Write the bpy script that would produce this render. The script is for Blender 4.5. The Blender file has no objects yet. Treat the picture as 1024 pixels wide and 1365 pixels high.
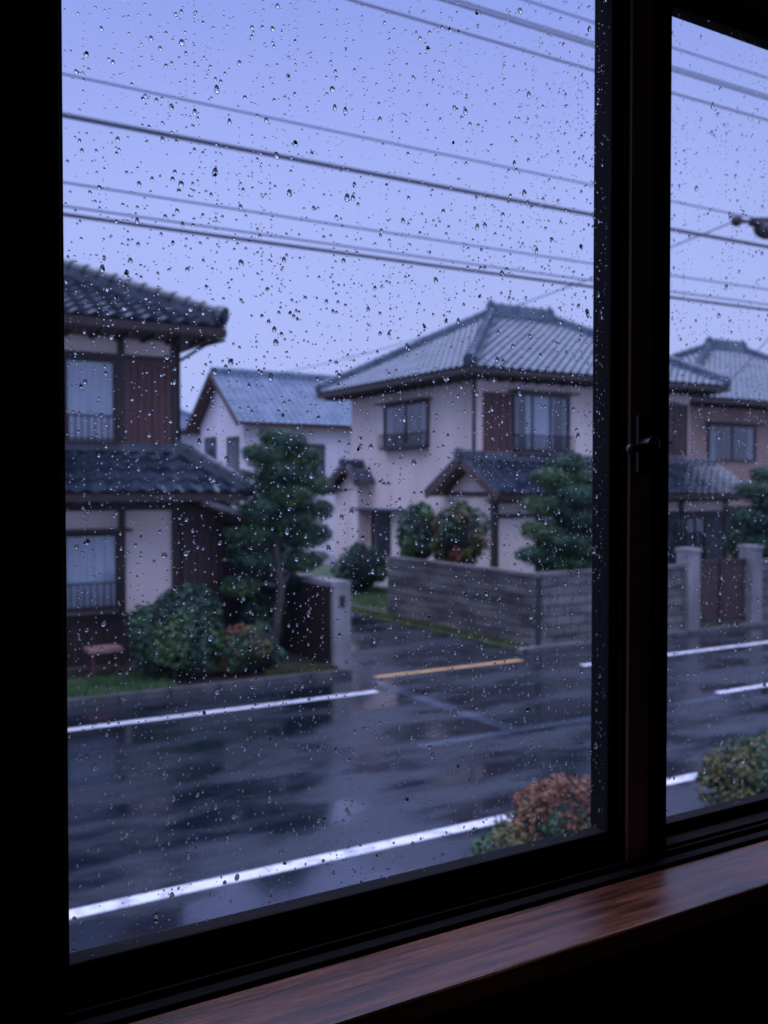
import bpy, math, random
import numpy as np
from mathutils import Vector, Matrix
random.seed(7); rng=np.random.default_rng(7)
S=bpy.context.scene
try:
    S.view_settings.view_transform='Standard'
except Exception as e: print(e)

# ------------------------------------------------------------ materials
def base(name):
    m=bpy.data.materials.new(name); m.use_nodes=True
    nt=m.node_tree; b=nt.nodes['Principled BSDF']
    return m,nt,b
def mat(name,col,col2=None,rough=.6,scale=3.0,bump=0.0,bscale=30,metal=0,spec=.5,stretch=(1,1,1),rough2=None,detail=5,lo=.35,hi=.65,coat=0):
    m,nt,b=base(name)
    N=nt.nodes; L=nt.links
    geo=N.new('ShaderNodeNewGeometry'); mp=N.new('ShaderNodeMapping'); mp.inputs['Scale'].default_value=stretch
    L.new(geo.outputs['Position'],mp.inputs['Vector'])
    nz=N.new('ShaderNodeTexNoise'); nz.inputs['Scale'].default_value=scale; nz.inputs['Detail'].default_value=detail
    L.new(mp.outputs[0],nz.inputs['Vector'])
    cr=N.new('ShaderNodeValToRGB'); cr.color_ramp.elements[0].position=lo; cr.color_ramp.elements[1].position=hi
    cr.color_ramp.elements[0].color=(*col,1); cr.color_ramp.elements[1].color=(*(col2 or col),1)
    L.new(nz.outputs['Fac'],cr.inputs[0]); L.new(cr.outputs[0],b.inputs['Base Color'])
    b.inputs['Roughness'].default_value=rough; b.inputs['Metallic'].default_value=metal
    b.inputs['Specular IOR Level'].default_value=spec
    if coat: b.inputs['Coat Weight'].default_value=coat; b.inputs['Coat Roughness'].default_value=.12; b.inputs['Coat IOR'].default_value=1.4
    if rough2 is not None:
        mr=N.new('ShaderNodeMapRange'); mr.inputs['From Min'].default_value=lo; mr.inputs['From Max'].default_value=hi
        mr.inputs['To Min'].default_value=rough; mr.inputs['To Max'].default_value=rough2
        L.new(nz.outputs['Fac'],mr.inputs['Value']); L.new(mr.outputs[0],b.inputs['Roughness'])
    if bump:
        n2=N.new('ShaderNodeTexNoise'); n2.inputs['Scale'].default_value=bscale; n2.inputs['Detail'].default_value=4
        L.new(mp.outputs[0],n2.inputs['Vector'])
        bp=N.new('ShaderNodeBump'); bp.inputs['Strength'].default_value=bump; bp.inputs['Distance'].default_value=.02
        L.new(n2.outputs['Fac'],bp.inputs['Height']); L.new(bp.outputs[0],b.inputs['Normal'])
    return m

plaster=mat('plaster_cream',(.76,.60,.55),(.89,.75,.70),.8,1.2,.15,60,stretch=(1,1,.35))
plaster_w=mat('plaster_white',(.74,.68,.70),(.88,.82,.84),.8,1.0,.1,60,stretch=(1,1,.35))
plaster_tan=mat('plaster_tan',(.30,.20,.175),(.39,.27,.23),.8,1.0,.1,60)
timber=mat('timber_dark',(.020,.012,.012),(.042,.025,.023),.5,6,.2,40,stretch=(4,4,.5))
woodred=mat('wood_panel_red',(.078,.034,.031),(.14,.060,.050),.55,5,.2,40,stretch=(6,6,.4))
woodbr=mat('wood_brown',(.045,.024,.021),(.085,.047,.040),.55,5,.2,40,stretch=(6,6,.4))
stoolm=mat('stool_wood',(.28,.15,.13),(.42,.24,.20),.5,5,.1,40)
soffit=mat('soffit_wood',(.11,.07,.06),(.17,.10,.085),.7,4)
tileD=mat('kawara_tile_dark',(.018,.025,.040),(.054,.070,.098),.17,2.5,.15,25,coat=.6)
tileL=mat('kawara_tile_grey',(.055,.085,.12),(.125,.165,.215),.28,2.0,.15,25,coat=.25)
tileB=mat('roof_tile_blue',(.10,.145,.22),(.175,.235,.33),.4,1.5,.1,25)
alu=mat('aluminium_frame',(.035,.032,.036),None,.4)
curtain=mat('curtain_pale',(.34,.39,.44),(.50,.56,.61),.9,6,stretch=(4,4,.2))
curtaind=mat('curtain_dim',(.12,.14,.16),(.21,.235,.265),.9,6,stretch=(4,4,.2))
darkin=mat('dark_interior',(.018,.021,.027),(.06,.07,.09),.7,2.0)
white=mat('white_trim',(.6,.6,.62),(.75,.75,.78),.6,3)
concrete=mat('concrete_wet',(.17,.165,.17),(.32,.305,.31),.65,1.6,.3,40,stretch=(1,1,.5))
block=mat('concrete_block',(.050,.046,.050),(.20,.18,.18),.6,1.5,.3,50,stretch=(.6,.6,2.6))
mortar=mat('mortar',(.014,.014,.016),(.03,.029,.031),.8)
stone=mat('curb_stone',(.05,.05,.055),(.11,.105,.11),.5,3,.3)
soil=mat('garden_soil',(.015,.014,.012),(.045,.04,.026),.8,3,.6,20)
grass=mat('grass',(.022,.045,.016),(.068,.11,.04),.8,4,.8,40)
leafG=mat('leaf_green',(.018,.052,.028),(.056,.120,.060),.45,2.2,spec=.3)
leafP=mat('leaf_pine',(.015,.050,.033),(.051,.125,.074),.5,1.8,spec=.3)
leafL=mat('leaf_bright',(.042,.102,.038),(.10,.18,.068),.45,2,spec=.3)
leafR=mat('leaf_russet',(.14,.055,.033),(.25,.11,.06),.5,2,spec=.3)
leafO=mat('leaf_olive',(.062,.062,.022),(.14,.132,.044),.5,2,spec=.3)
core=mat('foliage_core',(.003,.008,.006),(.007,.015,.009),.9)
bark=mat('bark',(.045,.036,.036),(.09,.072,.068),.8,5,.6,20,stretch=(3,3,.5))
wirem=mat('cable_black',(.038,.048,.09),None,.5)
wirel=mat('cable_grey',(.15,.19,.34),None,.5)
paint=mat('road_paint_white',(.40,.40,.45),(.78,.78,.83),.35,7,.1,60,lo=.32,hi=.5)
painty=mat('road_paint_yellow',(.40,.22,.08),(.64,.38,.16),.4,5,.1,60,lo=.32,hi=.55)
frame=mat('window_frame_bronze',(.007,.006,.007),(.010,.008,.009),.75,8,spec=.12)
frameb=mat('window_stile_brown',(.17,.095,.085),(.23,.125,.11),.42,8,stretch=(6,6,.4))
lockm=mat('lock_metal',(.10,.10,.105),None,.3,metal=.8)
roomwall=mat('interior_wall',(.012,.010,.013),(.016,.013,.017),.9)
sillm=mat('sill_wood',(.085,.028,.017),(.31,.105,.055),.17,5,.10,30,stretch=(1.0,16,16),rough2=.30,lo=.38,hi=.62)
fill_shade=mat('fill_shade_cloth',(.5,.45,.4),(.6,.55,.5),.8)  # only for the added fill lamp behind the camera
def asphalt(name,c1,c2,r1,r2):
    m,nt,b=base(name); N=nt.nodes;L=nt.links
    g=N.new('ShaderNodeNewGeometry')
    nz=N.new('ShaderNodeTexNoise'); nz.inputs['Scale'].default_value=.75; nz.inputs['Detail'].default_value=7; nz.inputs['Roughness'].default_value=.6
    mp=N.new('ShaderNodeMapping'); mp.inputs['Scale'].default_value=(.65,1.5,1)
    L.new(g.outputs['Position'],mp.inputs[0]); L.new(mp.outputs[0],nz.inputs['Vector'])
    def rg(a,c):
        q=N.new('ShaderNodeMapRange'); q.inputs['From Min'].default_value=.43; q.inputs['From Max'].default_value=.58
        q.inputs['To Min'].default_value=a; q.inputs['To Max'].default_value=c; L.new(nz.outputs['Fac'],q.inputs['Value']); return q
    cr=N.new('ShaderNodeValToRGB'); cr.color_ramp.elements[0].position=.42; cr.color_ramp.elements[1].position=.6
    cr.color_ramp.elements[0].color=(*c1,1); cr.color_ramp.elements[1].color=(*c2,1)
    L.new(nz.outputs['Fac'],cr.inputs[0]); L.new(cr.outputs[0],b.inputs['Base Color'])
    L.new(rg(r1,r2).outputs[0],b.inputs['Roughness'])
    n2=N.new('ShaderNodeTexNoise'); n2.inputs['Scale'].default_value=22; n2.inputs['Detail'].default_value=4
    L.new(g.outputs['Position'],n2.inputs['Vector'])
    bp=N.new('ShaderNodeBump'); bp.inputs['Distance'].default_value=.006
    L.new(rg(.15,.85).outputs[0],bp.inputs['Strength'])
    L.new(n2.outputs['Fac'],bp.inputs['Height']); L.new(bp.outputs[0],b.inputs['Normal'])
    bp2=N.new('ShaderNodeBump'); bp2.inputs['Distance'].default_value=.004
    L.new(rg(.08,.6).outputs[0],bp2.inputs['Strength']); L.new(n2.outputs['Fac'],bp2.inputs['Height']); L.new(bp2.outputs[0],b.inputs['Coat Normal'])
    L.new(rg(.08,.30).outputs[0],b.inputs['Coat Roughness'])
    L.new(rg(1.0,.40).outputs[0],b.inputs['Coat Weight'])
    b.inputs['Coat IOR'].default_value=1.4
    return m
asph=asphalt('asphalt_wet',(.006,.010,.018),(.018,.024,.036),.12,.40)
asph2=asphalt('asphalt_seam_wet',(.05,.065,.10),(.08,.10,.14),.10,.30)
def glassmat(name,haze):
    m=bpy.data.materials.new(name); m.use_nodes=True; nt=m.node_tree; N=nt.nodes;L=nt.links
    N.remove(N['Principled BSDF']); out=N['Material Output']
    tr=N.new('ShaderNodeBsdfTransparent'); tr.inputs[0].default_value=(.96,.975,1,1)
    gl=N.new('ShaderNodeBsdfGlossy'); gl.inputs['Roughness'].default_value=.02
    lw=N.new('ShaderNodeLayerWeight'); lw.inputs['Blend'].default_value=.5
    pw=N.new('ShaderNodeMath'); pw.operation='POWER'; pw.inputs[1].default_value=4; L.new(lw.outputs['Facing'],pw.inputs[0])
    ma=N.new('ShaderNodeMath'); ma.operation='MULTIPLY_ADD'; ma.inputs[1].default_value=.7; ma.inputs[2].default_value=.05; L.new(pw.outputs[0],ma.inputs[0])
    mx=N.new('ShaderNodeMixShader'); L.new(ma.outputs[0],mx.inputs[0]); L.new(tr.outputs[0],mx.inputs[1]); L.new(gl.outputs[0],mx.inputs[2])
    last=mx
    if haze:
        tl=N.new('ShaderNodeBsdfTranslucent'); tl.inputs[0].default_value=(.70,.80,1,1)
        g=N.new('ShaderNodeNewGeometry'); nz=N.new('ShaderNodeTexNoise'); nz.inputs['Scale'].default_value=14; nz.inputs['Detail'].default_value=6
        mp=N.new('ShaderNodeMapping'); mp.inputs['Scale'].default_value=(2,1,.35)
        L.new(g.outputs['Position'],mp.inputs[0]); L.new(mp.outputs[0],nz.inputs['Vector'])
        mr=N.new('ShaderNodeMapRange'); mr.inputs['From Min'].default_value=.3; mr.inputs['From Max'].default_value=.75
        mr.inputs['To Min'].default_value=haze*.3; mr.inputs['To Max'].default_value=haze
        L.new(nz.outputs['Fac'],mr.inputs['Value'])
        m3=N.new('ShaderNodeMixShader'); L.new(mr.outputs[0],m3.inputs[0]); L.new(mx.outputs[0],m3.inputs[1]); L.new(tl.outputs[0],m3.inputs[2]); last=m3
    L.new(last.outputs[0],out.inputs['Surface']); return m
pane=glassmat('window_glass_misted',.008)
hglass=glassmat('house_window_glass',0)
water=bpy.data.materials.new('rain_water'); water.use_nodes=True
nt=water.node_tree; nt.nodes.remove(nt.nodes['Principled BSDF'])
g=nt.nodes.new('ShaderNodeBsdfGlass'); g.inputs['IOR'].default_value=1.33; g.inputs['Roughness'].default_value=0
nt.links.new(g.outputs[0],nt.nodes['Material Output'].inputs['Surface'])

# ------------------------------------------------------------ mesh builder
class MB:
    def __init__(s): s.v=[];s.f=[];s.m=[];s.ms=[];s.sm=[]
    def mi(s,m):
        if m not in s.ms: s.ms.append(m)
        return s.ms.index(m)
    def add(s,vs,fs,m,smooth=False):
        o=len(s.v); s.v.extend([tuple(v) for v in vs]); i=s.mi(m)
        for f in fs: s.f.append(tuple(a+o for a in f)); s.m.append(i); s.sm.append(smooth)
    def box(s,x0,x1,y0,y1,z0,z1,m):
        vs=[(x0,y0,z0),(x1,y0,z0),(x1,y1,z0),(x0,y1,z0),(x0,y0,z1),(x1,y0,z1),(x1,y1,z1),(x0,y1,z1)]
        s.add(vs,[(0,3,2,1),(4,5,6,7),(0,1,5,4),(1,2,6,5),(2,3,7,6),(3,0,4,7)],m)
    def prism(s,a,b,m):
        n=len(a); fs=[tuple(range(n))[::-1],tuple(range(n,2*n))]+[(i,(i+1)%n,n+(i+1)%n,n+i) for i in range(n)]
        s.add(list(a)+list(b),fs,m)
    def beam(s,p0,p1,w,h,m):
        p0=Vector(p0);p1=Vector(p1);d=(p1-p0).normalized()
        up=Vector((0,0,1)) if abs(d.z)<.95 else Vector((0,1,0))
        r=d.cross(up).normalized(); u=r.cross(d)
        q=[(-w/2,-h/2),(w/2,-h/2),(w/2,h/2),(-w/2,h/2)]
        s.prism([p0+r*a+u*b for a,b in q],[p1+r*a+u*b for a,b in q],m)
    def tube(s,pts,rs,m,n=8,smooth=True):
        pts=[Vector(p) for p in pts]; vs=[];fs=[]
        for i,p in enumerate(pts):
            d=(pts[min(i+1,len(pts)-1)]-pts[max(i-1,0)]).normalized()
            up=Vector((0,0,1)) if abs(d.z)<.9 else Vector((0,1,0))
            r=d.cross(up).normalized(); u=r.cross(d); R=rs[i] if isinstance(rs,(list,tuple)) else rs
            for k in range(n):
                a=2*math.pi*k/n; vs.append(p+r*R*math.cos(a)+u*R*math.sin(a))
        for i in range(len(pts)-1):
            for k in range(n): fs.append((i*n+k,i*n+(k+1)%n,(i+1)*n+(k+1)%n,(i+1)*n+k))
        fs.append(tuple(range(n))[::-1]); fs.append(tuple(range((len(pts)-1)*n,len(pts)*n)))
        s.add(vs,fs,m,smooth)
    def ball(s,c,r,m,nu=12,nv=8,jit=0):
        if not isinstance(r,(tuple,list)): r=(r,r,r)
        vs=[];fs=[]
        for j in range(nv+1):
            th=math.pi*j/nv
            for i in range(nu):
                ph=2*math.pi*i/nu; q=1+random.uniform(-jit,jit)
                vs.append((c[0]+r[0]*q*math.sin(th)*math.cos(ph),c[1]+r[1]*q*math.sin(th)*math.sin(ph),c[2]+r[2]*q*math.cos(th)))
        for j in range(nv):
            for i in range(nu): fs.append((j*nu+i,(j+1)*nu+i,(j+1)*nu+(i+1)%nu,j*nu+(i+1)%nu))
        s.add(vs,fs,m,True)
    def obj(s,name,parent=None):
        me=bpy.data.meshes.new(name); me.from_pydata(s.v,[],s.f)
        for m in s.ms: me.materials.append(m)
        me.polygons.foreach_set('material_index',s.m); me.polygons.foreach_set('use_smooth',s.sm)
        me.update(); o=bpy.data.objects.new(name,me); S.collection.objects.link(o)
        if parent: o.parent=parent
        return o

# ------------------------------------------------------------ roofs
def roof_plane(b,P0,P1,Q0,Q1,m,tw=.30,ch=.28,h=.065,lift=.045,under=soffit,edge=None):
    P0,P1,Q0,Q1=[Vector(p) for p in (P0,P1,Q0,Q1)]
    U=(P1-P0).normalized(); w=Q0-P0; V=(w-U*w.dot(U)); Lv=V.length; V.normalize(); N=U.cross(V)
    a0,a1=0,(P1-P0).dot(U); b0,b1=(Q0-P0).dot(U),(Q1-P0).dot(U)
    rows=max(1,round(Lv/ch)); c=Lv/rows
    ns=6; vs=[];fs=[]
    ulo=min(a0,b0); uhi=max(a1,b1)
    for r in range(rows):
        v0=r*c; v1=(r+1)*c+.01
        def rng_(v):
            t=min(1,v/Lv); return a0+(b0-a0)*t,a1+(b1-a1)*t
        l0,h0=rng_(v0); l1,h1=rng_(min(v1,Lv))
        k=math.floor(ulo/tw)
        while k*tw<uhi:
            us=[(k+i/ns)*tw for i in range(ns+1)]; k+=1
            if us[-1]<=min(l0,l1) or us[0]>=max(h0,h1): continue
            o=len(vs)
            for (v,ll,hh,z) in ((v0,l0,h0,0),(v0,l0,h0,lift),(v1,l1,h1,0.001)):
                for i,u in enumerate(us):
                    uu=max(ll,min(hh,u)); s_=i/ns
                    prof=h*(.5-.5*math.cos(2*math.pi*s_))**1.3
                    vs.append(P0+U*uu+V*v+N*(prof*(1 if z else .85)+z))
            for q in (0,1):
                for i in range(ns): fs.append((o+q*(ns+1)+i,o+q*(ns+1)+i+1,o+(q+1)*(ns+1)+i+1,o+(q+1)*(ns+1)+i))
    b.add(vs,fs,m,False)
    top=[p-N*.015 for p in (P0,P1,Q1,Q0)]; bot=[p-N*.11 for p in (P0,P1,Q1,Q0)]
    b.prism(bot,top,under)
def ridge(b,p0,p1,m,w=.26,h=.20,r=.10,orn=(True,True)):
    p0=Vector(p0);p1=Vector(p1);L=(p1-p0).length;d=(p1-p0)/L
    b.beam(p0+Vector((0,0,h*.25)),p1+Vector((0,0,h*.25)),w,h*.5,m)
    b.beam(p0+Vector((0,0,h*.72)),p1+Vector((0,0,h*.72)),w*.75,h*.5,m)
    n=max(2,int(L/.3)); pts=[];rs=[]
    for i in range(n):
        a=p0+d*(L*i/n)+Vector((0,0,h)); c=p0+d*(L*(i+1)/n)+Vector((0,0,h))
        pts+= [a,a.lerp(c,.15),a.lerp(c,.16),c]; rs+=[r*1.15,r*1.15,r*.92,r*.92]
    b.tube(pts,rs,m,10,False)
    for flag,p,dd in ((orn[0],p0,-d),(orn[1],p1,d)):
        if not flag: continue
        e=p+dd*.04
        b.tube([e+Vector((0,0,h*.75))-dd*.02,e+Vector((0,0,h*.75))+dd*.07],w*.72,m,12,False)
        b.tube([e+dd*.08+Vector((0,0,h*.75)),e+dd*.13+Vector((0,0,h*.75))],w*.32,m,10,False)
        b.tube([e+Vector((0,0,h*1.1)),e+dd*.06+Vector((0,0,h*1.4)),e+dd*.02+Vector((0,0,h*1.65))],[.07,.06,.03],m,8)
def hip_roof(b,x0,x1,y0,y1,ze,rx0,rx1,ry,zr,m,orn=True,**k):
    A,B,C,D=(x0,y0,ze),(x1,y0,ze),(x1,y1,ze),(x0,y1,ze); R0,R1=(rx0,ry,zr),(rx1,ry,zr)
    roof_plane(b,A,B,R0,R1,m,**k); roof_plane(b,C,D,R1,R0,m,**k)
    roof_plane(b,D,A,R0,R0,m,**k); roof_plane(b,B,C,R1,R1,m,**k)
    ridge(b,R0,R1,m,.34,.34,.12,(orn,orn))
    for P,R in ((A,R0),(D,R0),(B,R1),(C,R1)):
        ridge(b,Vector(P)+(Vector(R)-Vector(P))*.02,R,m,.28,.22,.12,(orn,False))
    b.box(x0+.10,x1-.10,y0+.10,y1-.10,ze-.17,ze-.12,soffit)
    for (a0,a1,c0,c1) in ((x0,x1,y0-.02,y0+.05),(x0,x1,y1-.05,y1+.02),(x0-.02,x0+.05,y0,y1),(x1-.05,x1+.02,y0,y1)):
        b.box(a0,a1,c0,c1,ze-.15,ze-.02,timber)
    n=int((x1-x0)/.45)
    for i in range(n):
        x=x0+.25+i*.45; b.box(x,x+.06,y0+.06,y0+.9,ze-.24,ze-.17,timber)
    n=int((y1-y0)/.45)
    for i in range(n):
        y=y0+.25+i*.45; b.box(x0+.06,x0+.85,y,y+.06,ze-.24,ze-.17,timber)
class Face:
    def __init__(s,b,ax,c): s.b=b;s.ax=ax;s.c=c
    def box(s,a0,a1,z0,z1,d0,d1,m):
        if s.ax=='Y': s.b.box(a0,a1,s.c-d1,s.c-d0,z0,z1,m)
        else: s.b.box(s.c-d1,s.c-d0,a0,a1,z0,z1,m)
    def window(s,a0,a1,z0,z1,n=2,fill=None,fr=None,hood=True,rail=False,fw=.05,transom=None):
        fr=fr or alu; fill=fill or darkin
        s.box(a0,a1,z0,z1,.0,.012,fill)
        w=(a1-a0)/n
        if fill is darkin and (a1-a0)>1:
            s.box(a0,a0+w*.28,z0,z1,.012,.02,curtaind); s.box(a1-w*.3,a1,z0,z1,.012,.02,curtaind)
        s.box(a0,a1,z0,z1,.045,.05,hglass)
        for z in (z0-fw,z1): s.box(a0-fw,a1+fw,z,z+fw,0,.09,fr)
        for i in range(n+1):
            a=a0+i*w; s.box(a-fw/2,a+fw/2,z0,z1,0,.075,fr)
        s.box(a0-fw,a0,z0,z1,0,.09,fr); s.box(a1,a1+fw,z0,z1,0,.09,fr)
        if transom: s.box(a0,a1,transom-.015,transom+.015,.04,.07,fr)
        if hood: s.box(a0-.18,a1+.18,z1+.08,z1+.13,0,.38,timber)
        if rail: s.rail(a0-.05,a1+.05,z0,z0+.45,.28)
    def rail(s,a0,a1,z0,z1,d):
        s.box(a0,a1,z1-.03,z1,d-.03,d,timber); s.box(a0,a1,z0+.02,z0+.05,d-.03,d,timber)
        n=max(3,int((a1-a0)/.11))
        for i in range(n+1):
            a=a0+(a1-a0-.02)*i/n; s.box(a,a+.02,z0,z1,d-.025,d-.005,timber)
        for a in (a0,a1-.03):
            s.box(a,a+.03,z1-.03,z1,0,d,timber); s.box(a,a+.03,z0+.02,z0+.05,0,d,timber)
        s.box(a0,a1,z0-.04,z0,0,d,timber)
    def planks(s,a0,a1,z0,z1,m,pw=.13,d=.05):
        n=max(1,round((a1-a0)/pw)); w=(a1-a0)/n
        for i in range(n): s.box(a0+i*w+.006,a0+(i+1)*w-.006,z0,z1,0,d-(i%2)*.012,m)
        s.box(a0,a1,z0,z0+.06,0,d+.02,m); s.box(a0,a1,z1-.06,z1,0,d+.02,m)

# ============================================================ LEFT HOUSE
b=MB()
b.box(-4,5.8,17,25,0,5.95,plaster)
hip_roof(b,-5,6.4,16.05,25.95,6.0,-.05,1.45,21,8.36,tileD)
F=Face(b,'Y',17)
F.window(3.0,4.70,4.0,5.38,2,curtain,timber,False,True,.06)
F.planks(4.86,5.74,3.86,5.45,woodred)
F.window(-2.2,1.2,4.0,5.38,4,curtain,timber,False,True,.06)
F.planks(1.5,2.8,3.86,5.45,woodred)
for z in (3.84,5.45,5.84): F.box(-4,5.84,z,z+.09,0,.09,timber)
for x in (-4,1.35,2.85,4.76,5.72): F.box(x,x+.10,0,5.95,0,.075,timber)
roof_plane(b,(-4.6,16.0,3.1),(6.8,16.0,3.1),(-4.6,17,3.86),(5.8,17,3.86),tileD)
roof_plane(b,(6.8,16.0,3.1),(6.8,25,3.1),(5.8,17,3.86),(5.8,25,3.86),tileD)
ridge(b,(6.8,16.0,3.12),(5.82,16.98,3.86),tileD,.24,.16,.09,(True,False))
b.box(-4.6,5.8,16.86,17.02,3.84,3.98,tileD)
b.box(-4.6,6.78,15.98,16.06,2.97,3.08,timber); b.box(6.72,6.8,16,25,2.97,3.08,timber)
for i in range(26):
    x=-4.4+i*.43; b.box(x,x+.06,16.05,17,2.93,3.0,timber)
b.box(-4.5,6.6,16.1,17,2.99,3.03,soffit)
F.window(2.9,4.72,1.12,2.36,2,curtain,timber,True,True,.06)
F.window(-2.2,1.2,.5,2.36,4,curtain,timber,True,False,.06)
F.planks(-4,5.75,.12,.92,timber,.16,.04)
F.box(-4,5.84,.9,1.0,0,.09,timber); F.box(-4,5.84,2.80,2.93,0,.09,timber)
b.box(5.8,6.7,17.05,25,0,2.95,woodbr)
G=Face(b,'Y',17.05); G.planks(5.92,6.62,.1,2.4,woodbr,.14,.05); G.box(5.86,6.7,2.4,2.5,0,.08,timber); G.box(6.6,6.7,0,2.9,0,.07,timber)
roof_plane(b,(7.4,16.5,2.58),(7.4,25,2.58),(6.1,16.5,3.0),(6.1,25,3.0),tileD)
b.beam((6.05,16.47,2.99),(7.45,16.47,2.55),.05,.09,white)
b.box(7.3,7.4,16.5,25,2.42,2.5,timber)
b.tube([(5.85,16.93,5.8),(5.85,16.93,3.95)],.03,timber)
b.tube([(6.4,16.1,5.8),(6.2,16.5,5.75),(5.87,16.9,5.5)],.03,timber)
b.obj('japanese_house')

# ============================================================ MIDDLE HOUSE
b=MB()
X0,X1,Y0,Y1=15.9,24.3,21.5,28.6
b.box(X0,X1,Y0,Y1,0,6.25,plaster)
hip_roof(b,15.0,25.1,20.6,29.4,6.38,19.1,21.4,25.0,8.72,tileL)
FX=Face(b,'X',X0); FY=Face(b,'Y',Y0)
FX.window(23.9,26.3,4.42,5.72,2,darkin,alu,True,True,.06)
FX.window(26.1,27.1,1.1,2.4,1,darkin,alu,False,False,.05)
FX.box(25.2,27.9,2.5,2.56,0,.45,tileL)
b.tube([(15.82,21.55,6.2),(15.82,21.55,4.1)],.04,timber)
FY.planks(16.1,17.05,4.2,5.85,woodred)
FY.window(17.15,19.15,4.25,5.80,3,darkin,alu,True,True,.05)
FY.box(17.6,18.6,4.25,5.80,.013,.03,curtain)
FY.window(20.6,23.2,4.25,5.72,3,darkin,alu,True,True,.05)
FY.planks(23.3,24.2,4.2,5.85,woodbr)
b.box(15.75,24.9,20.5,22.7,0,3.1,plaster)
b.prism([(15.75,20.5,3.0),(15.75,22.7,3.0),(15.75,21.5,3.82)],[(16,20.5,3.0),(16,22.7,3.0),(16,21.5,3.82)],plaster)
roof_plane(b,(15.35,19.85,3.02),(25.4,19.85,3.02),(15.35,21.5,3.98),(25.4,21.5,3.98),tileD)
roof_plane(b,(15.95,23.1,3.05),(15.35,23.1,3.05),(15.95,21.5,3.98),(15.35,21.5,3.98),tileD)
ridge(b,(15.35,21.5,3.98),(16.1,21.5,3.98),tileD,.28,.16,.1,(True,False))
ridge(b,(16.1,21.42,3.96),(25.4,21.42,3.96),tileD,.2,.12,.07,(False,False))
for (y,z) in ((19.78,2.95),(23.18,2.98)):
    b.beam((15.32,y,z),(15.32,21.5,3.93),.07,.20,woodred)
    b.beam((15.37,y,z+.13),(15.37,21.5,4.09),.20,.08,tileD)
b.box(15.4,25.3,19.87,19.94,2.88,2.98,timber); b.box(15.4,25.3,19.9,20.5,2.86,2.9,soffit)
for i in range(22): b.box(15.5+i*.44,15.56+i*.44,19.95,20.5,2.8,2.87,timber)
FE=Face(b,'Y',20.5); FG=Face(b,'X',15.75)
for x in (15.75,17.2,19.6,20.8,22.8,24.8): FE.box(x-.06,x+.08,0,3.0,0,.07,timber)
FE.box(15.75,24.9,2.4,2.5,0,.07,timber)
FE.window(17.4,19.4,.8,2.3,2,darkin,alu,False)
FE.box(20.9,24.7,.1,2.4,0,.03,darkin); FE.planks(20.9,22.0,.1,2.35,timber,.2); FE.window(22.2,23.8,.3,2.25,4,darkin,timber,False)
FG.box(20.5,20.62,0,3.0,0,.06,timber); FG.box(20.5,22.7,2.98,3.08,0,.06,timber)
b.box(15.5,15.9,27.45,29.0,0,3.15,plaster); b.box(15.9,22,28.6,29.0,0,3.15,plaster)
prof=[(27.0,3.42),(27.35,3.76),(27.8,3.96),(28.35,3.72),(29.3,3.08)]
for i in range(4):
    (ya,za),(yb,zb)=prof[i],prof[i+1]
    b.prism([(15.22,ya,za),(15.22,yb,zb),(15.22,yb,zb-.1),(15.22,ya,za-.1)],[(15.95,ya,za),(15.95,yb,zb),(15.95,yb,zb-.1),(15.95,ya,za-.1)],tileD)
    b.beam((15.20,ya,za+.03),(15.20,yb,zb+.03),.14,.12,tileD)
    b.beam((15.18,ya,za-.12),(15.18,yb,zb-.12),.05,.16,woodred)
b.prism([(15.5,27.45,3.15),(15.5,29.0,3.05),(15.5,27.8,3.8)],[(15.9,27.45,3.15),(15.9,29.0,3.05),(15.9,27.8,3.8)],plaster)
ridge(b,(15.17,27.8,3.94),(15.9,27.8,3.94),tileD,.22,.12,.08,(True,False))
b.obj('japanese_house')

# ============================================================ REAR HOUSE (gable)
b=MB()
b.box(17,34,40.5,46.0,0,6.25,plaster_w)
b.prism([(17,40.5,6.25),(17,46.0,6.25),(17,43.25,8.4)],[(34,40.5,6.25),(34,46.0,6.25),(34,43.25,8.4)],plaster_w)
roof_plane(b,(16.5,39.9,6.1),(34.5,39.9,6.1),(16.5,43.25,8.6),(34.5,43.25,8.6),tileB,tw=.34,ch=.34,h=.045)
roof_plane(b,(34.5,46.7,6.0),(16.5,46.7,6.0),(34.5,43.25,8.6),(16.5,43.25,8.6),tileB,tw=.34,ch=.34)
ridge(b,(16.5,43.25,8.58),(34.5,43.25,8.58),tileB,.3,.2,.12,(False,False))
b.beam((16.45,39.9,6.03),(16.45,43.25,8.54),.08,.22,timber); b.beam((16.45,46.7,5.95),(16.45,43.25,8.54),.08,.22,timber)
R=Face(b,'X',17); R.window(41.1,42.3,4.1,5.5,1,darkin,alu,False); R.window(43.9,45.2,4.2,5.6,1,darkin,alu,False); R.window(42,45,1,2.3,2)
R=Face(b,'Y',40.5); R.window(24.6,27.4,3.6,5.4,2,darkin,alu,False); R.window(19,21,3.8,5.2,2,darkin,alu,False)
R.box(17,34,3.0,3.15,0,.06,timber)
b.obj('gabled_house')

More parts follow.
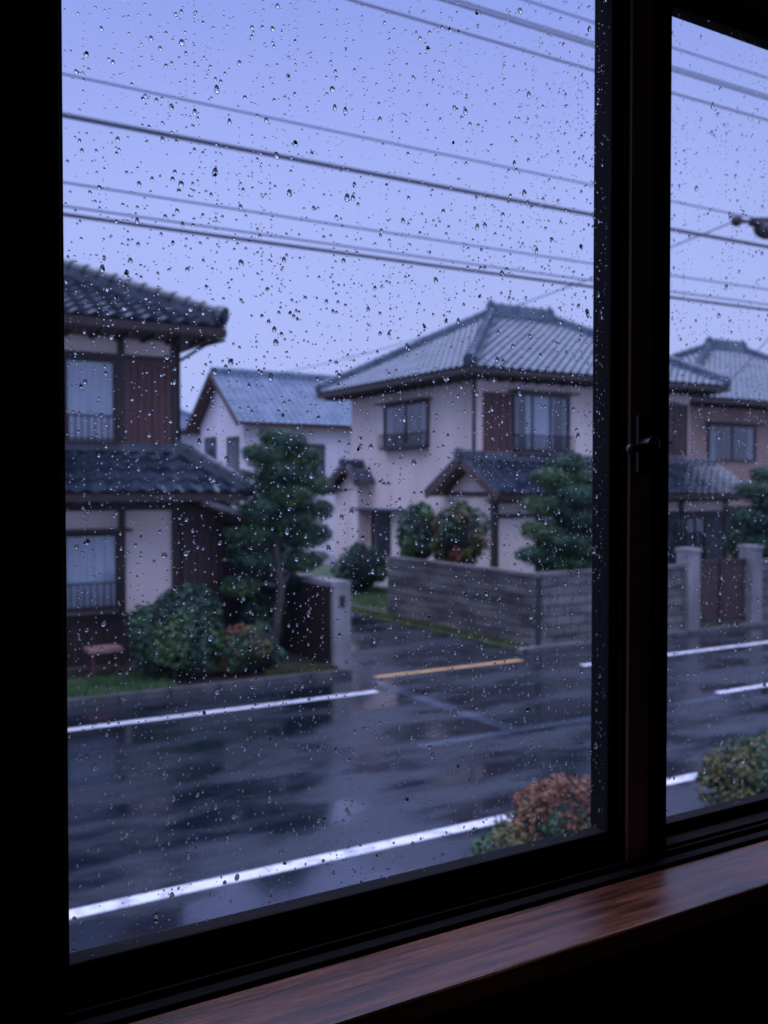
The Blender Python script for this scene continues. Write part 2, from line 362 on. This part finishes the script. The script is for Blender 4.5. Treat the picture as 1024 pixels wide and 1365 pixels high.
def plain_house(x0,x1,y0,y1,zw,zr,wall,tile,rx=None,wins=()):
    b=MB(); b.box(x0,x1,y0,y1,0,zw,wall)
    ry=(y0+y1)/2; hw=(y1-y0)/2
    r0,r1=rx or (x0-.8+hw+.8,x1+.8-hw-.8)
    hip_roof(b,x0-.8,x1+.8,y0-.8,y1+.8,zw+.15,r0,r1,ry,zr,tile,tw=.3,ch=.3)
    F=Face(b,'Y',y0)
    for (a0,a1,z0,z1) in wins: F.window(a0,a1,z0,z1,2,darkin,alu,True,False,.05)
    F.box(x0,x1,3.0,3.15,0,.06,timber)
    F2=Face(b,'X',x0); F2.window((y0*2+y1)/3,(y0+y1)/2,zw-1.7,zw-.5,2,darkin,alu,True)
    return b.obj('hip_roofed_house')
plain_house(26.6,38,24,31.5,6.2,9.0,plaster_tan,tileL,(32.6,34.5),((28.1,30.6,4.25,5.45),(32,35,4.2,5.5),(28,31,1,2.4)))
plain_house(10.5,21,56,64,6.5,9.2,plaster_w,tileB,None,((12,14,4,5.4),(16,19,4,5.4)))
plain_house(40,52,30,40,6.2,9.3,plaster_w,tileB,None,((43,46,4,5.4),))
plain_house(-20,-8,18,26,6.0,8.6,plaster,tileD,None,((-18,-15,4,5.4),(-13,-10,4,5.4)))

# ============================================================ GROUND, ROAD
def slab(name,x0,x1,y0,y1,z0,z1,m):
    b=MB(); b.box(x0,x1,y0,y1,z0,z1,m); return b.obj(name)
slab('road',-60,90,5.7,14.3,-.3,0,asph)
b=MB(); b.box(-60,90,14.3,120,-.3,-.002,asph); b.obj('side_street')
b=MB()
b.box(-40,7.7,12.96,13.12,0,.004,paint); b.box(12.0,60,12.96,13.12,0,.004,paint)
b.box(-40,60,7.28,7.44,0,.004,paint)
x=12.2
while x<60: b.box(x,x+3.5,10.12,10.26,0,.004,paint); x+=8
b.box(8.25,11.4,13.95,14.12,0,.004,painty)
b.obj('road_markings')
b=MB()
b.box(7.9,8.15,10.1,13.7,0,.003,asph2); b.box(6.5,12.0,9.90,10.08,0,.003,asph2)
b.obj('asphalt_seam')
slab('garden_left',-7.5,7.9,14.5,26,0,.07,soil)
b=MB(); 
for i in range(60):
    x=-40+i*.8; 
    if x<8.1: b.box(x+.01,min(8.28,x+.79),14.34,14.5,0,.11,stone)
b.obj('curb')
b=MB(); b.box(12.35,26,15.1,35,0,.06,grass); b.box(11.95,12.42,15.0,24,0,.045,grass); b.obj('grass_lawn')
b=MB()
for i in range(50):
    x=12.0+i*.8; b.box(x+.01,x+.79,14.55,14.72,0,.07,stone)
b.box(12.0,52,14.72,14.9,0,.05,concrete); b.obj('curb')
slab('garden_near',-30,60,1.6,5.55,-.3,.05,soil)
b=MB()
for i in range(60): b.box(-12+i*.8+.01,-12+i*.8+.79,5.55,5.69,-.1,.08,stone)
b.obj('curb')
def tufts(name,x0,x1,y0,y1,z,n,h,m):
    b=MB();vs=[];fs=[]
    for i in range(n):
        x=random.uniform(x0,x1);y=random.uniform(y0,y1);a=random.uniform(0,6.28);hh=h*random.uniform(.4,1)
        dx,dy=math.cos(a)*.012,math.sin(a)*.012;o=len(vs);l=random.uniform(-.04,.04);l2=random.uniform(-.04,.04)
        vs+=[(x-dx,y-dy,z-.01),(x+dx,y+dy,z-.01),(x+l,y+l2,z+hh)]; fs.append((o,o+1,o+2))
    b.add(vs,fs,m); return b.obj(name)
slab('grass_lawn',2.0,5.0,14.52,15.9,.07,.085,grass)
tufts('grass_tufts',2.0,5.0,14.55,15.9,.085,5000,.10,leafL)
tufts('grass_tufts',6.6,7.85,14.55,14.95,.07,2500,.10,leafO)
tufts('grass_tufts',12.0,12.40,15.0,23,.045,3500,.09,leafO)
tufts('grass_tufts',12.7,15.3,21,27,.06,5000,.12,leafL)

# ============================================================ WALLS / GATES
b=MB()
def blockwall(b,ax,c,a0,a1,h,th=.14):
    rows=7; bh=(h-.08)/rows
    if ax=='X': b.box(c+.018,c+th-.018,a0,a1,0,h-.08,mortar)
    else: b.box(a0,a1,c+.018,c+th-.018,0,h-.08,mortar)
    for r in range(rows):
        a=a0-(.2 if r%2 else 0)
        while a<a1:
            s0,s1=max(a,a0)+.009,min(a+.4,a1)-.009
            if s1-s0>.03:
                z0=r*bh+.013;z1=(r+1)*bh-.013; j=random.uniform(0,.005)
                if ax=='X': b.box(c-j,c+th+j,s0,s1,z0,z1,block)
                else: b.box(s0,s1,c-j,c+th+j,z0,z1,block)
            a+=.4
    if ax=='X': b.box(c-.03,c+th+.03,a0,a1,h-.08,h,block)
    else: b.box(a0,a1,c-.03,c+th+.03,h-.08,h,block)
blockwall(b,'X',12.48,14.92,20.6,1.5); blockwall(b,'Y',14.92,12.64,16.73,1.5)
b.obj('concrete_block_wall')
b=MB(); blockwall(b,'Y',14.92,19.27,40,1.5); b.obj('concrete_block_wall')
b=MB()
for x in (16.75,18.85):
    b.box(x,x+.36,14.8,15.16,0,1.78,concrete); b.box(x-.01,x+.37,14.76,15.2,1.78,1.86,concrete)
b.box(17.11,18.85,14.95,15.03,.12,.22,timber); b.box(17.11,18.85,14.95,15.03,1.45,1.55,timber)
for i in range(12):
    x=17.13+i*.1435; b.box(x,x+.125,14.97,15.01,.15,1.5,woodbr)
b.box(17.93,18.03,14.93,15.05,.1,1.6,timber)
b.obj('garden_gate')
b=MB()
b.box(7.98,8.24,15.0,24,0,1.46,concrete); b.box(7.92,8.30,14.95,24,1.46,1.55,concrete)
b.box(7.94,7.98,15.1,24,0,1.44,timber)
b.box(7.96,8.30,14.96,15.0,0,1.46,concrete); b.box(8.08,8.18,14.94,14.96,1.1,1.3,timber)
b.obj('boundary_wall')
b=MB(); 
for i in range(9): b.box(6.72+i*.13,6.72+i*.13+.12,17.3,17.33,0.05,1.75,timber)
b.box(6.71,7.9,17.25,17.38,1.75,1.82,timber); b.box(6.71,7.9,17.33,17.38,.4,.5,timber)
b.obj('wooden_fence')
b=MB()
b.box(3.95,4.50,15.85,16.25,.50,.57,stoolm)
for x in (4.0,4.40):
    for y in (15.9,16.15): b.box(x,x+.05,y,y+.05,.07,.5,woodred)
b.box(4.0,4.45,15.92,15.96,.25,.29,woodred); b.box(4.0,4.45,16.14,16.18,.25,.29,woodred)
b.obj('wooden_stool')

# ============================================================ FOLIAGE
def leaves(b,c,r,n,size,m,up=.3,needle=False):
    d=rng.normal(size=(n,3)); d/=np.linalg.norm(d,axis=1)[:,None]
    rad=rng.uniform(.72,1.06,n)[:,None]
    p=np.array(c)+d*np.array(r)*rad
    nrm=d*.7+rng.normal(size=(n,3))*.55+np.array([0,0,up]); nrm/=np.linalg.norm(nrm,axis=1)[:,None]
    t=np.cross(nrm,rng.normal(size=(n,3))); t/=np.linalg.norm(t,axis=1)[:,None]; u=np.cross(nrm,t)
    s=size*rng.uniform(.6,1.3,n)[:,None]; w=s*(.25 if needle else .55)
    V=np.stack([p-t*s,p-u*w+t*s*.1,p+t*s,p+u*w+t*s*.1],1).reshape(-1,3)
    V[:,2]=np.maximum(V[:,2],.03)
    o=len(b.v); b.v.extend(map(tuple,V.tolist())); i=b.mi(m)
    b.f.extend([(o+4*k,o+4*k+1,o+4*k+2,o+4*k+3) for k in range(n)]); b.m.extend([i]*n); b.sm.extend([False]*n)
def shrub(name,c,r,n,size,ms,lumps=26,trunk=True,lump=.36,tips=None):
    b=MB(); c=Vector(c)
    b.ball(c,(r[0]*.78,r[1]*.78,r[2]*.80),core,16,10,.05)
    for k in range(lumps):
        z=random.uniform(-.75,1); a=random.uniform(0,6.28); q=math.sqrt(max(0,1-z*z))
        p=(c.x+r[0]*.72*q*math.cos(a),c.y+r[1]*.72*q*math.sin(a),c.z+r[2]*.72*z)
        R=lump*random.uniform(.75,1.25); rr=(r[0]*R,r[1]*R,r[2]*R)
        m=tips if (tips and z>.35 and k%3) else ms[k%len(ms)]
        leaves(b,p,rr,n//lumps,size,m)
    if trunk:
        for k in range(3):
            b.tube([(c.x+random.uniform(-.1,.1),c.y+random.uniform(-.1,.1),0.0),(c.x+random.uniform(-.2,.2)*r[0],c.y,c.z)],[.04,.03],bark,6)
    return b.obj(name)
def pads(name,base,trunkpts,trunkr,padl,n,size,ms):
    b=MB(); b.tube(trunkpts,trunkr,bark,8)
    T=[Vector(p) for p in trunkpts]
    for k,(c,r) in enumerate(padl):
        C=Vector(c); q=min(T,key=lambda t:(t-C).length)
        b.tube([q,(q+C)/2+Vector((0,0,.04)),C],[.05,.04,.025],bark,6)
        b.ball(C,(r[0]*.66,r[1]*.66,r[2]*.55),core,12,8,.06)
        w=int(n*r[0]*r[1])
        leaves(b,C,r,w//2,size,ms[k%len(ms)],.5,True)
        for j in range(7):
            a=random.uniform(0,6.28); rr=random.uniform(.5,.85)
            p=(C.x+r[0]*rr*math.cos(a),C.y+r[1]*rr*math.sin(a),C.z+r[2]*random.uniform(-.1,.55))
            leaves(b,p,(r[0]*.40,r[1]*.40,r[2]*.5),w//12,size,ms[(k+j)%len(ms)],.5,True)
    return b.obj(name)
tx,ty=7.56,16.2
padl=[((tx+.0,ty,4.05),(.42,.38,.25)),((tx-.34,ty-.1,3.76),(.44,.38,.24)),((tx+.36,ty+.1,3.72),(.46,.40,.24)),((tx,ty-.2,3.46),(.50,.40,.25)),
 ((tx-.50,ty,3.30),(.44,.38,.24)),((tx+.54,ty,3.26),(.46,.40,.24)),((tx+.02,ty-.25,3.06),(.46,.36,.23)),((tx-.46,ty-.1,2.84),(.46,.38,.24)),
 ((tx+.56,ty,2.78),(.46,.38,.24)),((tx+.10,ty-.1,2.60),(.42,.32,.22)),((tx-.50,ty+.1,2.36),(.46,.38,.23)),((tx+.48,ty,2.30),(.48,.38,.23)),((tx-.52,ty+.15,1.90),(.42,.36,.20)),((tx+.35,ty-.0,1.84),(.46,.34,.21)),
 ((tx-.7,ty+.3,1.40),(.38,.34,.20)),((tx+.15,ty+.35,1.45),(.36,.32,.20))]
pads('niwaki_tree',None,[(tx-.25,ty-.1,0),(tx-.2,ty-.15,.7),(tx-.08,ty-.1,1.4),(tx-.16,ty,2.2),(tx-.02,ty,3.0),(tx-.04,ty,3.9)],[.11,.09,.08,.07,.05,.03],padl,15000,.045,[leafP,leafG,leafL,leafP])
shrub('shrub',(7.44,16.75,.85),(.42,.34,.83),6000,.045,[leafG,leafP])
shrub('shrub',(5.2,15.25,.83),(.74,.62,.80),15000,.042,[leafG,leafP,leafL],40)
shrub('russet_shrub',(6.42,15.05,.48),(.66,.42,.46),6000,.04,[leafO,leafG,leafR,leafO,leafG],22)
shrub('shrub',(3.3,16.6,.35),(.4,.25,.35),2500,.04,[leafG],12)
shrub('shrub',(13.25,20.3,2.0),(.56,.56,.80),6000,.06,[leafG,leafL,leafP])
shrub('russet_shrub',(13.95,19.5,1.95),(.78,.65,.85),6500,.06,[leafR,leafO,leafO,leafG])
px,py=15.3,17.2
padr=[((px,py,3.75),(.46,.46,.28)),((px-.38,py,3.42),(.5,.46,.27)),((px+.48,py,3.40),(.55,.46,.27)),((px-.1,py-.3,3.05),(.55,.46,.27)),((px-.62,py,2.80),(.5,.46,.26)),
 ((px+.64,py,2.84),(.55,.5,.26)),((px+.1,py-.3,2.5),(.55,.5,.26)),((px-.75,py,2.2),(.48,.46,.25)),((px+.78,py,2.3),(.5,.46,.25)),((px-.3,py-.2,1.92),(.6,.5,.26)),((px+.4,py-.2,1.85),(.6,.5,.28)),
 ((px-.9,py,1.66),(.46,.46,.24)),((px+.95,py,1.75),(.5,.46,.26)),((px,py,1.45),(.8,.5,.26))]
pads('pine_tree',None,[(px,py,0),(px+.1,py,1.2),(px-.05,py,2.4),(px,py,3.6)],[.12,.1,.07,.03],padr,9000,.055,[leafP,leafL,leafG])
qx,qy=22.3,16.9
pads('pine_tree',None,[(qx,qy,0),(qx+.1,qy,1.2),(qx-.05,qy,2.2),(qx,qy,3.2)],[.12,.1,.07,.03],
 [((qx+dx,qy+dy,z),(r,r,.32)) for dx,dy,z,r in ((0,0,3.5,.5),(-.5,0,3.1,.6),(.5,0,3.1,.6),(-.1,-.3,2.7,.7),(-.8,0,2.35,.6),(.8,0,2.4,.6),(0,-.2,2.0,.8),(-.6,0,1.7,.7),(.7,0,1.7,.7),(0,0,1.4,.9))],6000,.06,[leafP,leafG])
shrub('shrub',(14.3,25.2,.75),(.85,.8,.80),4500,.07,[leafG,leafP])
shrub('shrub',(14.0,30.2,1.2),(.8,.8,1.2),4500,.08,[leafG])
shrub('shrub',(24.6,17.5,1.3),(1.2,.9,1.3),5000,.08,[leafG,leafP])
shrub('azalea_shrub',(5.42,6.15,.36),(.62,.36,.40),10000,.026,[leafO,leafG,leafO,leafR,leafO,leafL],36,lump=.32,tips=leafR)
shrub('azalea_shrub',(4.75,6.05,.20),(.34,.28,.24),3500,.026,[leafO,leafG,leafO],14,lump=.36)
shrub('azalea_shrub',(8.35,6.45,.28),(.80,.38,.36),9000,.03,[leafG,leafO,leafG],30,lump=.34)
def hedge(name,x0,x1,y,h,n):
    b=MB(); k=int((x1-x0)/1.2)
    for i in range(k):
        c=(x0+(i+.5)*(x1-x0)/k,y+random.uniform(-.3,.3),h*.5); r=(1.0,.8,h*.5*random.uniform(.9,1.15))
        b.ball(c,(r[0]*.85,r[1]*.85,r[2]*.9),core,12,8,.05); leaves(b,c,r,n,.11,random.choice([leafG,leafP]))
    return b.obj(name)
hedge('hedge',8.6,16.5,36,3.0,900)
hedge('hedge',27,45,21.5,2.2,700)

# ============================================================ POLE + WIRES
b=MB()
PX,PY=20.3,14.15
b.tube([(PX,PY,0),(PX,PY,12.6)],[.17,.11],concrete,14)
for z in (12.0,11.1): b.beam((PX,PY-.9,z-.12),(PX,PY+.9,z-.12),.09,.09,alu)
b.tube([(PX+.5,PY,9.2),(PX+.5,PY,10.2)],.28,alu,14); b.beam((PX,PY,9.5),(PX+.5,PY,9.5),.08,.08,alu)
b.tube([(PX,PY,8.5),(18.9,13.7,8.75),(17.9,13.5,8.78)],[.04,.035,.03],alu,8)
b.prism([(17.95,13.35,8.72),(17.95,13.65,8.72),(17.95,13.62,8.95),(17.95,13.38,8.95)],[(17.1,13.4,8.70),(17.1,13.6,8.70),(17.1,13.58,8.84),(17.1,13.42,8.84)],alu)
b.ball((17.55,13.5,8.64),(.36,.18,.18),alu,12,8)
b.tube([(16.6,13.5,8.72),(17.1,13.5,8.76)],[.06,.03],alu,8); b.ball((16.62,13.5,8.72),.12,alu,10,8)
b.obj('utility_pole')
b=MB()
for (y,z,r,m) in ((13.8,8.95,.016,wirel),(13.8,8.38,.028,wirem),(13.85,8.43,.014,wirem),(13.8,7.47,.016,wirel),(13.85,7.16,.016,wirel),(13.8,7.03,.028,wirem),
                  (13.8,11.1,.018,wirem),(13.8,11.55,.020,wirem),(13.9,11.68,.016,wirem),(13.8,12.0,.018,wirel)):
    for (xa,xb) in ((-20,PX),(PX,60)):
        pts=[]
        for i in range(25):
            t=i/24; x=xa+(xb-xa)*t; pts.append((x,y,z+.0-.12*4*t*(1-t)*(1 if xb<30 else 1)+.06))
        b.tube(pts,r,m,6)
for (p,q,sag,r,m) in (((16.6,13.5,8.72),(17.0,40.2,8.1),.5,.016,wirel),((PX,PY,8.2),(24.2,20.7,5.9),.2,.014,wirel)):
    pts=[]
    for i in range(25):
        t=i/24; v=Vector(p).lerp(Vector(q),t); v.z-=sag*4*t*(1-t); pts.append(v)
    b.tube(pts,r,m,6)
b.obj('power_lines')

# ============================================================ ROOM + WINDOW
wx0,wx1,wz0,wz1=.236,2.45,2.50,4.22
slab('floor',-1.8,3.6,-2.6,1.3,1.9,2.0,roomwall)
slab('ceiling',-1.8,3.6,-2.6,1.3,4.6,4.7,roomwall)
slab('wall_left',-1.9,-1.8,-2.6,1.3,1.9,4.7,roomwall)
slab('wall_right',3.6,3.7,-2.6,1.3,1.9,4.7,roomwall)
slab('wall_back',-1.9,3.7,-2.7,-2.6,1.9,4.7,roomwall)
b=MB(); b.box(-1.8,wx0,1.14,1.34,2.0,4.6,roomwall); b.box(wx1,3.6,1.14,1.34,2.0,4.6,roomwall)
b.box(wx0,wx1,1.14,1.34,wz1,4.6,roomwall); b.box(-1.8,3.6,1.06,1.34,2.0,2.50,roomwall)
b.obj('wall_front')
b=MB(); b.box(-2,3.8,1.34,1.4,0,2.46,plaster); b.box(-2,3.8,-2.8,1.34,0,1.9,plaster); b.box(-2,wx0,1.34,1.4,2.46,4.8,plaster); b.box(wx1,3.8,1.34,1.4,2.46,4.8,plaster);b.box(wx0,wx1,1.34,1.4,4.3,4.8,plaster)
b.obj('wall_exterior')
def bev(o,w=.003,seg=2):
    m=o.modifiers.new('bevel','BEVEL'); m.width=w; m.segments=seg; m.limit_method='ANGLE'; return o
b=MB(); b.box(-.6,2.9,.990,1.122,2.537,2.57,sillm); bev(b.obj('window_sill'),.006,3)
win=bpy.data.objects.new('window_1',None); S.collection.objects.link(win)
b=MB()
b.box(-.6,2.9,1.122,1.142,2.50,2.576,frame)
b.box(wx0,wx1,1.142,1.30,2.50,2.545,frame)
b.box(wx0,wx1,1.142,1.225,2.545,2.568,frame)
for y in (1.150,1.168): b.box(wx0,wx1,y,y+.006,2.568,2.582,frame)
b.box(wx0,wx1,1.222,1.228,2.545,2.560,frame)
b.box(wx0,wx1,1.142,1.28,4.092,wz1,frame)
b.box(wx0,wx0+.02,1.142,1.32,2.5,wz1,frame); b.box(wx1-.02,wx1,1.142,1.32,2.5,wz1,frame)
bev(b.obj('outer_frame',win),.002)
b=MB()
gb,gt,go=2.626,4.06,2.588
b.box(.254,1.20,1.18,1.212,2.575,gb,frame); b.box(.254,1.20,1.18,1.212,gt,gt+.03,frame)
b.box(.254,.268,1.18,1.212,2.575,gt,frame)
b.box(1.146,1.163,1.18,1.212,gb,gt,frame)
b.box(1.163,1.171,1.168,1.212,2.575,gt+.03,frame)
b.box(1.171,1.219,1.160,1.214,2.575,gt+.03,frameb)
b.box(1.219,1.256,1.154,1.212,2.575,gt+.03,frame)
b.box(.278,1.146,1.174,1.180,2.585,2.592,frame)
bev(b.obj('sash_inner',win),.002)
b=MB()
b.box(1.182,1.335,1.232,1.262,2.548,gt+.03,frame)
b.box(1.335,2.43,1.232,1.262,2.548,go,frame); b.box(1.335,2.43,1.232,1.262,gt,gt+.03,frame)
b.box(2.38,2.43,1.232,1.262,2.548,gt+.03,frame)
bev(b.obj('sash_outer',win),.002)
YP,YQ=1.1845,1.2345
b=MB(); b.add([(.266,YP,gb-.005),(1.150,YP,gb-.005),(1.150,YP,gt+.01),(.266,YP,gt+.01)],[(0,1,2,3)],pane); b.obj('glass_pane_inner',win)
b=MB(); b.add([(1.33,YQ,go-.005),(2.385,YQ,go-.005),(2.385,YQ,gt+.01),(1.33,YQ,gt+.01)],[(0,1,2,3)],pane); b.obj('glass_pane_outer',win)
b=MB()
b.box(1.180,1.205,1.150,1.160,3.225,3.32,lockm)
b.tube([(1.193,1.15,3.272),(1.193,1.128,3.272)],.013,lockm,14)
b.beam((1.195,1.134,3.270),(1.145,1.130,3.262),.012,.012,lockm)
b.ball((1.143,1.130,3.262),.009,lockm)
bev(b.obj('crescent_lock',win),.001)
fill_lamp=bpy.data.objects.new('added_fill_lamp',None); S.collection.objects.link(fill_lamp)  # unseen fill lamp, added behind the camera to brighten stile, sill and latch
b=MB(); b.tube([(-.5,-1.2,4.6),(-.5,-1.2,4.25)],.006,alu,6); b.tube([(-.5,-1.2,4.25),(-.5,-1.2,4.23),(-.5,-1.2,4.08)],[.03,.06,.19],fill_shade,24); b.obj('fill_shade',fill_lamp)
ld=bpy.data.lights.new('fill_light','POINT'); ld.energy=2.6; ld.color=(1,.76,.66); ld.shadow_soft_size=.05
lo=bpy.data.objects.new('fill_light',ld); lo.location=(-.5,-1.2,4.02); S.collection.objects.link(lo); lo.parent=fill_lamp

# ---- raindrops
def drops(name,x0,x1,z0,z1,y,n,seed):
    R=np.random.default_rng(seed); vs=[];fs=[]
    nu=12
    def one(x,z,r,el):
        h=r*R.uniform(.5,.85); o=len(vs); ph0=R.uniform(0,6.28)
        rings=((1,0),(.86,.52),(.5,.87))
        for (q,w) in rings:
            for k in range(nu):
                a=2*math.pi*k/nu; zz=math.sin(a)*el*q
                wob=1+.08*math.sin(2*a+ph0)
                wd=1-.12*math.sin(a)
                vs.append((x+r*q*math.cos(a)*wob*wd,y+h*w,z+r*zz*wob-r*.12*w*el))
        vs.append((x,y+h,z-r*.12*el)); top=len(vs)-1
        for j in range(2):
            for k in range(nu): fs.append((o+j*nu+k,o+(j+1)*nu+k,o+(j+1)*nu+(k+1)%nu,o+j*nu+(k+1)%nu))
        for k in range(nu): fs.append((o+2*nu+k,top,o+2*nu+(k+1)%nu))
        fs.append(tuple(o+k for k in range(nu)))
    H=z1-z0
    for i in range(n):
        z=z0+H*R.beta(1.1,1.2); x=R.uniform(x0,x1)
        r=min(.0038,.00115*math.exp(R.normal(0,.47)))
        el=1+max(0,(r-.001))*R.uniform(30,260)
        one(x,z,r,min(el,1.6))
    for i in range(int(n*.022)):
        x=R.uniform(x0,x1); z=z0+H*R.uniform(0,.85); L=R.uniform(.03,.14); k=0
        r0=R.uniform(.0008,.0014)
        while k<L:
            one(x+R.normal(0,.0006),min(z1,z+k),r0*R.uniform(.6,1.3),R.uniform(1,1.5)); k+=R.uniform(.006,.018)
    b=MB(); b.add(vs,fs,water,True); return b.obj(name,win)
drops('raindrops_inner',.271,1.143,gb+.004,gt-.004,YP+.0005,8600,3)
drops('raindrops_outer',1.340,2.1,go+.004,gt-.004,YQ+.0005,5600,5)

# ============================================================ WORLD
W=bpy.data.worlds.new('World'); S.world=W; W.use_nodes=True; nt=W.node_tree; N=nt.nodes; L=nt.links
bg=N['Background']; tc=N.new('ShaderNodeTexCoord'); sp=N.new('ShaderNodeSeparateXYZ'); L.new(tc.outputs['Generated'],sp.inputs[0])
cr=N.new('ShaderNodeValToRGB'); e=cr.color_ramp.elements
e[0].position=0; e[0].color=(.46,.55,.97,1); e[1].position=1; e[1].color=(.56,.61,.95,1)
for p,c in ((.12,(.46,.545,.98)),(.28,(.41,.495,.97)),(.45,(.30,.38,.88)),(.6,(.50,.56,.93))):
    q=e.new(p); q.color=(*c,1)
L.new(sp.outputs['Z'],cr.inputs[0])
nz=N.new('ShaderNodeTexNoise'); nz.inputs['Scale'].default_value=1.6; nz.inputs['Detail'].default_value=3; L.new(tc.outputs['Generated'],nz.inputs['Vector'])
m1=N.new('ShaderNodeMapRange'); m1.inputs['From Min'].default_value=.3;m1.inputs['From Max'].default_value=.7;m1.inputs['To Min'].default_value=.92;m1.inputs['To Max'].default_value=1.06
L.new(nz.outputs['Fac'],m1.inputs['Value'])
m2=N.new('ShaderNodeMapRange'); m2.inputs['From Min'].default_value=.5;m2.inputs['From Max'].default_value=.85;m2.inputs['To Min'].default_value=1.0;m2.inputs['To Max'].default_value=3.7
L.new(sp.outputs['Z'],m2.inputs['Value'])
mm=N.new('ShaderNodeMath'); mm.operation='MULTIPLY'; L.new(m1.outputs[0],mm.inputs[0]); L.new(m2.outputs[0],mm.inputs[1])
L.new(cr.outputs[0],bg.inputs['Color']); L.new(mm.outputs[0],bg.inputs['Strength'])

# ============================================================ CAMERA
cd=bpy.data.cameras.new('camera'); cam=bpy.data.objects.new('camera',cd); S.collection.objects.link(cam)
cam.location=(0,0,3.2); cam.rotation_euler=(math.radians(90-1.43),0,math.radians(-31))
cd.sensor_fit='VERTICAL'; cd.sensor_height=36; cd.sensor_width=27; cd.lens=34.0; cd.clip_start=.05; cd.clip_end=500
cd.dof.use_dof=True; cd.dof.focus_distance=1.30; cd.dof.aperture_fstop=5.6
S.camera=cam
